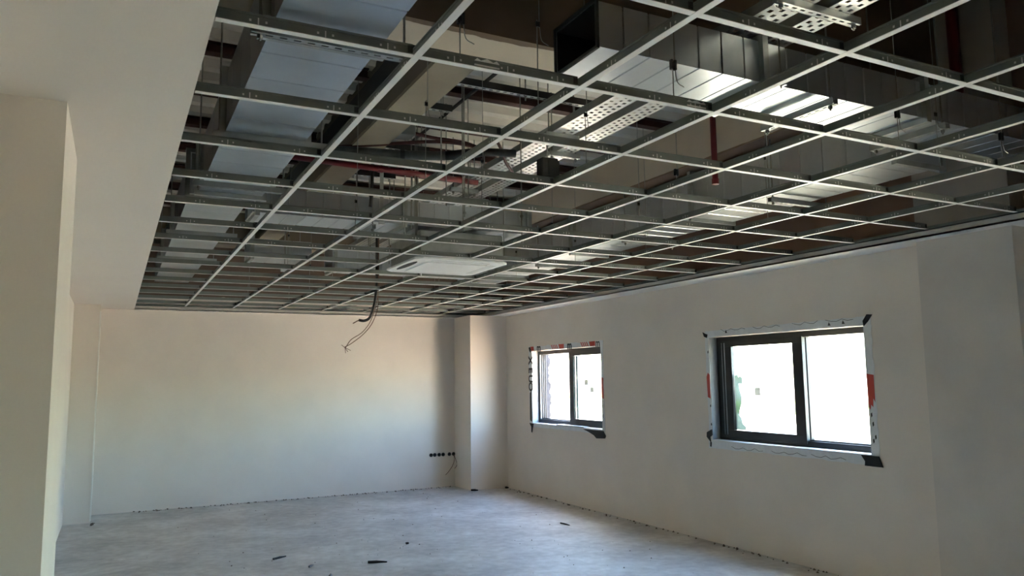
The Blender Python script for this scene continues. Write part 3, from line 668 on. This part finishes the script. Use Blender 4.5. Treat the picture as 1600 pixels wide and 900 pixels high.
# ------------------------------------------------------------------ wire hangers of the grid
foot = [(0.40, 0.93, 1.3, 10.9), (0.85, 3.36, 5.9, 6.45), (1.70, 5.3, 2.55, 3.02), (4.10, 4.72, 2.9, 9.9), (2.50, 2.98, 1.2, 9.9), (2.05, 3.05, 5.8, 6.8), (1.2, 1.95, 8.5, 9.1), (2.1, 4.2, 8.55, 9.1), (1.4, 1.8, 8.4, 8.6)]
def hanger(x, y, label, zclip=2.755, group='wire hangers of the ceiling grid', top=None, big=False):
    ztop = top if top else (ZSN if y < 3.29 else (3.305 if y < 3.57 or (x > 4.08 and y < 9.9) else ZS))
    if top is None and 9.88 < y < 10.22: ztop = 3.29
    o = thing('wire_hanger', label, 'wire hanger', (x, y, ZG + TH), group)
    MB().tube([(0, 0, -0.012), (0.0, 0, zclip - ZG - TH + 0.02)], 0.0022, 5).build('lower_wire', m_rod, o)
    MB().tube(smoothpath([(0.012, 0, zclip - ZG - TH - 0.01), (0.02, 0.0, zclip - ZG - TH - 0.06), (0.05, 0.0, zclip - ZG - TH - 0.075)], 4), 0.0018, 5).build('wire_tail', m_rod, o)
    MB().tube([(0.010, 0, zclip - ZG - TH - 0.01), (0.010, 0, ztop - ZG - TH)], 0.0022, 5).build('upper_wire', m_rod, o)
    c = MB(); k_ = 1.0 if big else 0.55; zc = zclip - ZG - TH; c.box(-0.010 * k_, -0.001, -0.006 * k_, 0.006 * k_, zc - 0.016 * k_, zc + 0.022 * k_); c.box(0.006, 0.006 + 0.009 * k_, -0.006 * k_, 0.006 * k_, zc - 0.016 * k_, zc + 0.022 * k_)
    c.box(-0.001, 0.006, -0.004, 0.004, zclip - ZG - TH - 0.008, zclip - ZG - TH + 0.010)
    c.build('spring_clip', m_plastic, o)
for (x, y, lb) in ((0.94, 2.17, 'wire hanger with black clip beside the leftmost runner at the top edge'), (1.80, 2.17, 'wire hanger with black clip before the near underside of the upper right duct'),
                   (3.06, 2.17, 'wire hanger with a clear double black clip below the bright duct underside'), (3.83, 2.17, 'wire hanger with black clip nearest the right edge'), (2.79, 3.37, 'wire hanger with black clip before the cream beam')):
    blocked = any(a < x < b2 and c < y < d for (a, b2, c, d) in foot)
    hanger(x, y, lb, top=3.0 if blocked and y > 2.5 else None, big=True)
for i in range(1, 8):
    for k in range(8):
        y = 2.47 + 1.2 * k + (0.6 if i % 2 else 0.0); x = BX[i]
        if y > 10.8 or y < 2: continue
        if any(a - 0.02 < x < b2 + 0.02 and c < y < d for (a, b2, c, d) in foot): continue
        if 1.5 < x < 1.75: continue
        if any(abs(y - q) < 0.06 for q in JY): y += 0.12
        hanger(x, y, 'wire hanger on the %s runner from the left, %s from near' % (ORD[i], ORD[k + 1]), zclip=2.80 + 0.08 * ((i * 3 + k * 5) % 4))

# ------------------------------------------------------------------ pipes, conduits, boxes
def pipe(name, label, cat, pts, r, m, n=10, smooth_n=0, parts=None):
    o = thing(name, label, cat, (0, 0, 0))
    MB().tube(smoothpath(pts, smooth_n) if smooth_n else pts, r, n).build('pipe', m, o, smooth=True)
    return o
def coupling(o, p0, p1, r, m, name='coupling'): MB().tube([p0, p1], r, 10).build(name, m, o, smooth=False)
o = pipe('sprinkler_pipe', 'red vertical drop pipe in front of the cream side of the long beam', 'pipe', [(3.83, 4.19, 3.0), (3.83, 4.19, ZS)], 0.022, m_red)
coupling(o, (3.83, 4.19, 2.99), (3.83, 4.19, 3.03), 0.027, m_red, 'end_socket')
o = pipe('sprinkler_pipe', 'thick red vertical pipe at the top right before the dark beam', 'pipe', [(4.99, 3.08, ZSN), (4.99, 3.08, 3.02)], 0.037, m_red, 12)
coupling(o, (4.99, 3.08, 3.05), (4.99, 3.08, 3.13), 0.042, m_red)
o = pipe('sprinkler_pipe', 'red horizontal pipe crossing under the narrow beam', 'pipe', [(0.9, 5.31, 3.155), (2.50, 5.44, 3.155)], 0.022, m_red)
coupling(o, (1.66, 5.372, 3.155), (1.70, 5.375, 3.155), 0.027, m_red)
pipe('conduit', 'thin brown red conduit bowed above the black insulated pipe', 'conduit', [(1.22, 5.52, 3.30), (1.513, 5.361, 3.305), (2.02, 5.05, 3.315), (2.36, 5.04, 3.30), (2.52, 5.1, 3.28)], 0.013, m_redcond, 8, 6)
pipe('conduit', 'upper brown red conduit leaving the grey box by the beam', 'conduit', [(1.845, 5.09, 3.365), (2.0, 5.1, 3.355), (2.25, 5.1, 3.35), (2.50, 5.2, 3.33)], 0.013, m_redcond, 8, 6)
pipe('conduit', 'brown red conduit slanting down beside the cable trays', 'conduit', [(2.29, 4.70, 3.29), (2.40, 4.82, 3.255), (2.51, 4.95, 3.19), (2.62, 5.06, 3.16)], 0.012, m_redcond, 8, 3)
o = thing('insulated_pipe', 'thick black insulated pipe sagging across the bay under the red conduit', 'pipe')
MB().tube(smoothpath([(0.93, 5.36, 3.215), (1.45, 5.16, 3.2), (1.76, 5.09, 3.195), (2.05, 5.0, 3.20)], 5), 0.033, 10).build('insulation', mat('grey black foil', (0.07, 0.075, 0.07), 0.55, noise=0.5, scale=14), o, smooth=True)
MB().tube(smoothpath([(2.05, 5.0, 3.20), (2.27, 4.82, 3.205), (2.49, 4.76, 3.205)], 5), [0.033] * 5 + [0.028] * 6, 10).build('sleeve', m_blackcable, o, smooth=True)
MB().tube([(1.74, 5.095, 3.195), (1.77, 5.087, 3.195)], 0.037, 10).build('band', m_blackcable, o)
o = thing('junction_box', 'grey box fixed on the narrow beam where red conduits start', 'junction box')
MB().box(1.72, 1.83, 5.03, 5.17, 3.33, 3.42).build('box_body', mat('grey enclosure', (0.16, 0.17, 0.16), 0.5), o, 0.004)
MB().box(1.83, 1.836, 5.04, 5.16, 3.34, 3.41).build('box_cover', m_galvdull, o)
o = thing('junction_box', 'open black switch box hung between the two cable trays', 'junction box', (2.66, 4.60, 3.07))
MB().box(-0.065, 0.065, -0.045, 0.045, -0.07, 0.075).build('box_body', m_plastic, o, 0.006)
MB().box(-0.02, 0.067, -0.052, -0.045, -0.05, 0.055).build('box_door', m_dark, o)
MB().box(-0.066, 0.066, -0.046, 0.046, -0.075, -0.07).build('bottom_plate', m_trayz, o)
MB().tube([(0, 0, 0.075), (0, 0, ZT - 3.075)], 0.006, 6).build('stem', m_rod, o)
pipe('conduit', 'straight thin black conduit sloping along the middle bay', 'conduit', [(2.04, 4.0, 3.50), (2.04, 6.6, 3.50)], 0.012, m_blackcable)
o = pipe('conduit', 'short black conduit dropping behind the red pipe onto the crossing duct', 'conduit', [(1.70, 5.60, 3.555), (1.71, 5.66, 3.2), (1.72, 5.72, 3.00), (1.72, 5.74, 2.95)], 0.014, m_blackcable, 8, 4)
o = thing('junction_box', 'small white box far back under the left ducts', 'junction box', (1.60, 8.52, 2.83))
MB().box(-0.04, 0.04, -0.03, 0.03, -0.035, 0.035).build('box_body', m_film, o, 0.004)
MB().tube([(0, 0, 0.035), (0, 0, 3.305 - 2.83)], 0.006, 6).build('stem', m_rod, o)
# drop hanger with capped end on the crossing duct
o = thing('pipe_hanger', 'bent grey bracket with a white tip before the crossing duct', 'bracket', (1.86, 5.90, 2.86))
MB().box(-0.015, 0.015, -0.004, 0.004, 0, 0.45).build('strap', m_galvdull, o)
MB().box(-0.02, 0.02, -0.02, 0.02, -0.012, 0.012).build('white_tip', m_film, o)
# mesh tray scrap above the cassette
o = thing('wire_tray', 'short dark wire ladder lying above the ceiling unit', 'cable tray')
for xx in (2.54, 2.64): MB().tube([(xx, 5.62, 2.87), (xx, 6.05, 2.87)], 0.005, 6).build('side_wire', m_rod, o)
for k in range(9): MB().tube([(2.54, 5.64 + 0.048 * k, 2.865), (2.64, 5.64 + 0.048 * k, 2.865)], 0.004, 5).build('rung', m_rod, o)

# ------------------------------------------------------------------ cassette unit
cu = thing('ceiling_cassette', 'white film wrapped square air conditioning cassette set in the grid', 'air conditioner', (2.575, 6.29, ZG))
MB().box(-0.41, 0.41, -0.41, 0.41, 0.012, 0.24).build('body', m_galvdull, cu, 0.01)
h = 0.455; c_ = 0.06
outer = [(-h + c_, -h), (h - c_, -h), (h, -h + c_), (h, h - c_), (h - c_, h), (-h + c_, h), (-h, h - c_), (-h, -h + c_)]
MB().prism(outer, 2, -0.010, 0.011).build('panel', m_film, cu, 0.004)
MB().box(-0.30, 0.30, -0.30, 0.30, -0.020, -0.0105).build('intake_cover', m_film, cu, 0.006)
for (a, bb, c, d) in ((-0.28, 0.28, -0.40, -0.335), (-0.28, 0.28, 0.335, 0.40), (0.335, 0.40, -0.28, 0.28)):
    MB().box(a, bb, c, d, -0.0135, -0.0102).build('louvre', mat('louvre grey', (0.62, 0.63, 0.62), 0.4), cu, 0.001)
hole = [(-0.42 + 0.035 * math.cos(t * math.pi / 6) * 1.0, 0.0 + 0.28 * math.sin(t * math.pi / 6)) for t in range(12)]
MB().prism([(p[0] + 0.03, p[1]) for p in hole], 2, -0.0118, -0.0102).build('open_louvre', m_black, cu)
for sx in (-1, 1):
    for sy_ in (-1, 1):
        MB().tube([(sx * 0.435, sy_ * 0.38, 0.05), (sx * 0.435, sy_ * 0.38, (ZS - ZG) if not (-0.4 < sy_ * 0.38 < 0.15 and False) else 0.5)], 0.005, 6).build('rod', m_rod, cu)

cu.scale = (0.93, 0.93, 1.0)

# ------------------------------------------------------------------ hanging cables
o = thing('hanging_cable', 'black cable with two thin brown wires hanging through the grid', 'cable')
Yc = 8.25
MB().tube(smoothpath([(2.55, Yc, 3.2), (2.552, Yc, 2.9), (2.548, Yc, 2.62), (2.525, Yc, 2.44), (2.48, Yc, 2.30), (2.42, Yc, 2.258), (2.355, Yc, 2.262)], 6), 0.015, 8).build('sheath', m_blackcable, o, smooth=True)
MB().tube([(2.355, Yc, 2.262), (2.29, Yc, 2.225)], 0.006, 6).build('core', m_brownwire, o)
MB().tube(smoothpath([(2.567, Yc, 3.2), (2.565, Yc - 0.02, 2.6), (2.50, Yc - 0.02, 2.30), (2.40, Yc - 0.02, 2.14), (2.27, Yc - 0.02, 2.05), (2.225, Yc - 0.02, 1.99), (2.205, Yc - 0.02, 1.955)], 6), 0.0045, 6).build('wire', m_brownwire, o)
MB().tube(smoothpath([(2.574, Yc, 3.2), (2.574, Yc + 0.02, 2.6), (2.575, Yc + 0.02, 2.42), (2.52, Yc + 0.02, 2.25), (2.42, Yc + 0.01, 2.12), (2.28, Yc, 2.01), (2.20, Yc, 1.965)], 6), 0.0045, 6).build('wire', m_brownwire, o)
for (dx, dz) in ((-0.04, 0.03), (0.03, -0.045), (0.06, -0.03), (0.005, -0.06)):
    MB().tube([(2.205, Yc, 1.96), (2.205 + dx, Yc - 0.01, 1.96 + dz)], 0.003, 5).build('bare_end', m_brownwire, o)

# ------------------------------------------------------------------ socket boxes on the back wall
sx_ = [4.28, 4.34, 4.41, 4.475, 4.577, 4.645]
names = ['leftmost of the group of four', 'second of the group of four', 'third of the group of four', 'last of the group of four', 'left one of the separate pair', 'right one of the separate pair']
for k, xx in enumerate(sx_):
    o = thing('socket_box', 'round black socket box in the end wall, %s' % names[k], 'socket box', (xx, YB, 0.48), 'socket boxes on the end wall')
    pts = []
    m = MB().tube([(0, -0.004, 0), (0, -0.0005, 0)], 0.025, 14); m.build('back_plate', m_black, o)
    rg = MB(); n = 14
    ri = [(0.021 * math.cos(2 * math.pi * q / n), -0.012, 0.021 * math.sin(2 * math.pi * q / n)) for q in range(n)]
    ro = [(0.0275 * math.cos(2 * math.pi * q / n), -0.012, 0.0275 * math.sin(2 * math.pi * q / n)) for q in range(n)]
    rb = [(a, -0.0005, c) for (a, _, c) in ro]; rib = [(a, -0.004, c) for (a, _, c) in ri]
    rg.add(ri + ro + rb + rib, [(q, (q + 1) % n, n + (q + 1) % n, n + q) for q in range(n)] + [(n + q, n + (q + 1) % n, 2 * n + (q + 1) % n, 2 * n + q) for q in range(n)] + [(q, 3 * n + q, 3 * n + (q + 1) % n, (q + 1) % n) for q in range(n)])
    rg.build('rim', m_plastic, o)
o = thing('loose_wires', 'thin dark wires drooping from the rightmost socket box', 'wires')
MB().tube(smoothpath([(4.645, YB - 0.01, 0.475), (4.64, YB - 0.05, 0.40), (4.60, YB - 0.07, 0.31), (4.54, YB - 0.05, 0.22), (4.50, YB - 0.04, 0.18)], 5), 0.004, 5).build('wire', m_brownwire, o)
MB().tube(smoothpath([(4.648, YB - 0.01, 0.475), (4.665, YB - 0.06, 0.38), (4.67, YB - 0.08, 0.32), (4.63, YB - 0.08, 0.27)], 5), 0.004, 5).build('wire', m_brownwire, o)

# ------------------------------------------------------------------ debris
def chunk(mb, x, y, s, z=0.0):
    v = [(x + random.uniform(-s, s), y + random.uniform(-s, s), z + random.uniform(0, s * 0.9)) for _ in range(6)]
    v[0] = (x - s, y, z); v[1] = (x + s, y, z); v[2] = (x, y + s, z); v[3] = (x, y - s, z); v[4] = (x, y, z + s * 0.9)
    mb.add(v[:5], [(0, 3, 4), (3, 1, 4), (1, 2, 4), (2, 0, 4), (0, 2, 1, 3)])
cb = MB()
for k in range(260):
    t = random.random()
    if k < 150:
        xx = 0.2 + 4.4 * (random.random() ** 0.8); chunk(cb, xx, YB - 0.02 - abs(random.gauss(0, 0.04)), random.uniform(0.006, 0.018))
    else:
        yy = 2.7 + 7.6 * random.random(); chunk(cb, XR - 0.02 - abs(random.gauss(0, 0.035)), yy, random.uniform(0.006, 0.018))
for k in range(14): chunk(cb, -0.17 + abs(random.gauss(0, 0.03)), 10.42 - abs(random.gauss(0, .1)), random.uniform(0.008, 0.016))
tag(cb.build('mortar_crumbs', m_crumb), 'dark mortar crumbs scattered along the foot of the walls', 'crumbs', kind='stuff')
cb = MB()
for k in range(120): chunk(cb, random.uniform(0.6, 4.8), random.uniform(3.6, 10.6), random.uniform(0.003, 0.010))
tag(cb.build('floor_grit', m_crumb), 'small dark grit strewn over the screed floor', 'grit', kind='stuff')
cb = MB()
for k in range(170): chunk(cb, random.gauss(2.9, 1.1) % 5.0, random.uniform(4.5, 10.4), random.uniform(0.004, 0.014))
tag(cb.build('plaster_chips', m_palecrumb), 'pale plaster chips strewn over the screed floor', 'plaster chips', kind='stuff')
def stick(label, a, bb, r=0.010):
    o = thing('debris_stick', label, 'debris')
    A, B = Vector((*a, r)), Vector((*bb, r)); Mid = (A + B) / 2 + Vector((random.uniform(-.01, .01), random.uniform(-.01, .01), 0.002))
    MB().tube([A, Mid, B], [r, r * 1.1, r * 0.5], 5).build('stick', m_blackcable, o)
stick('dark slanted scrap lying on the floor at the lower left', (1.35, 7.42), (1.475, 7.48))
stick('straight dark scrap lying on the floor at the bottom middle', (2.065, 6.86), (2.215, 6.785), 0.012)
stick('tiny dark scrap between the two larger floor scraps', (1.573, 6.97), (1.62, 7.02), 0.008)
stick('dark scrap cut by the lower edge of the picture', (1.64, 6.52), (1.67, 6.60), 0.012)
stick('thin dark scrap on the floor near the window wall', (4.48, 7.60), (4.50, 7.44), 0.008)
o = tag(MB().box(2.625, 2.65, 7.44, 7.465, 0, 0.018).build('debris_pebble', m_blackcable), 'single dark pebble in the middle of the floor', 'debris')
for k, (a, bb) in enumerate((((4.66, 10.43), (4.74, 10.36)), ((5.20, 10.40), (5.235, 10.36)))):
    stick('dark scrap at the foot of the corner pillar, %s end' % ('left' if k == 0 else 'right'), a, bb, 0.014)
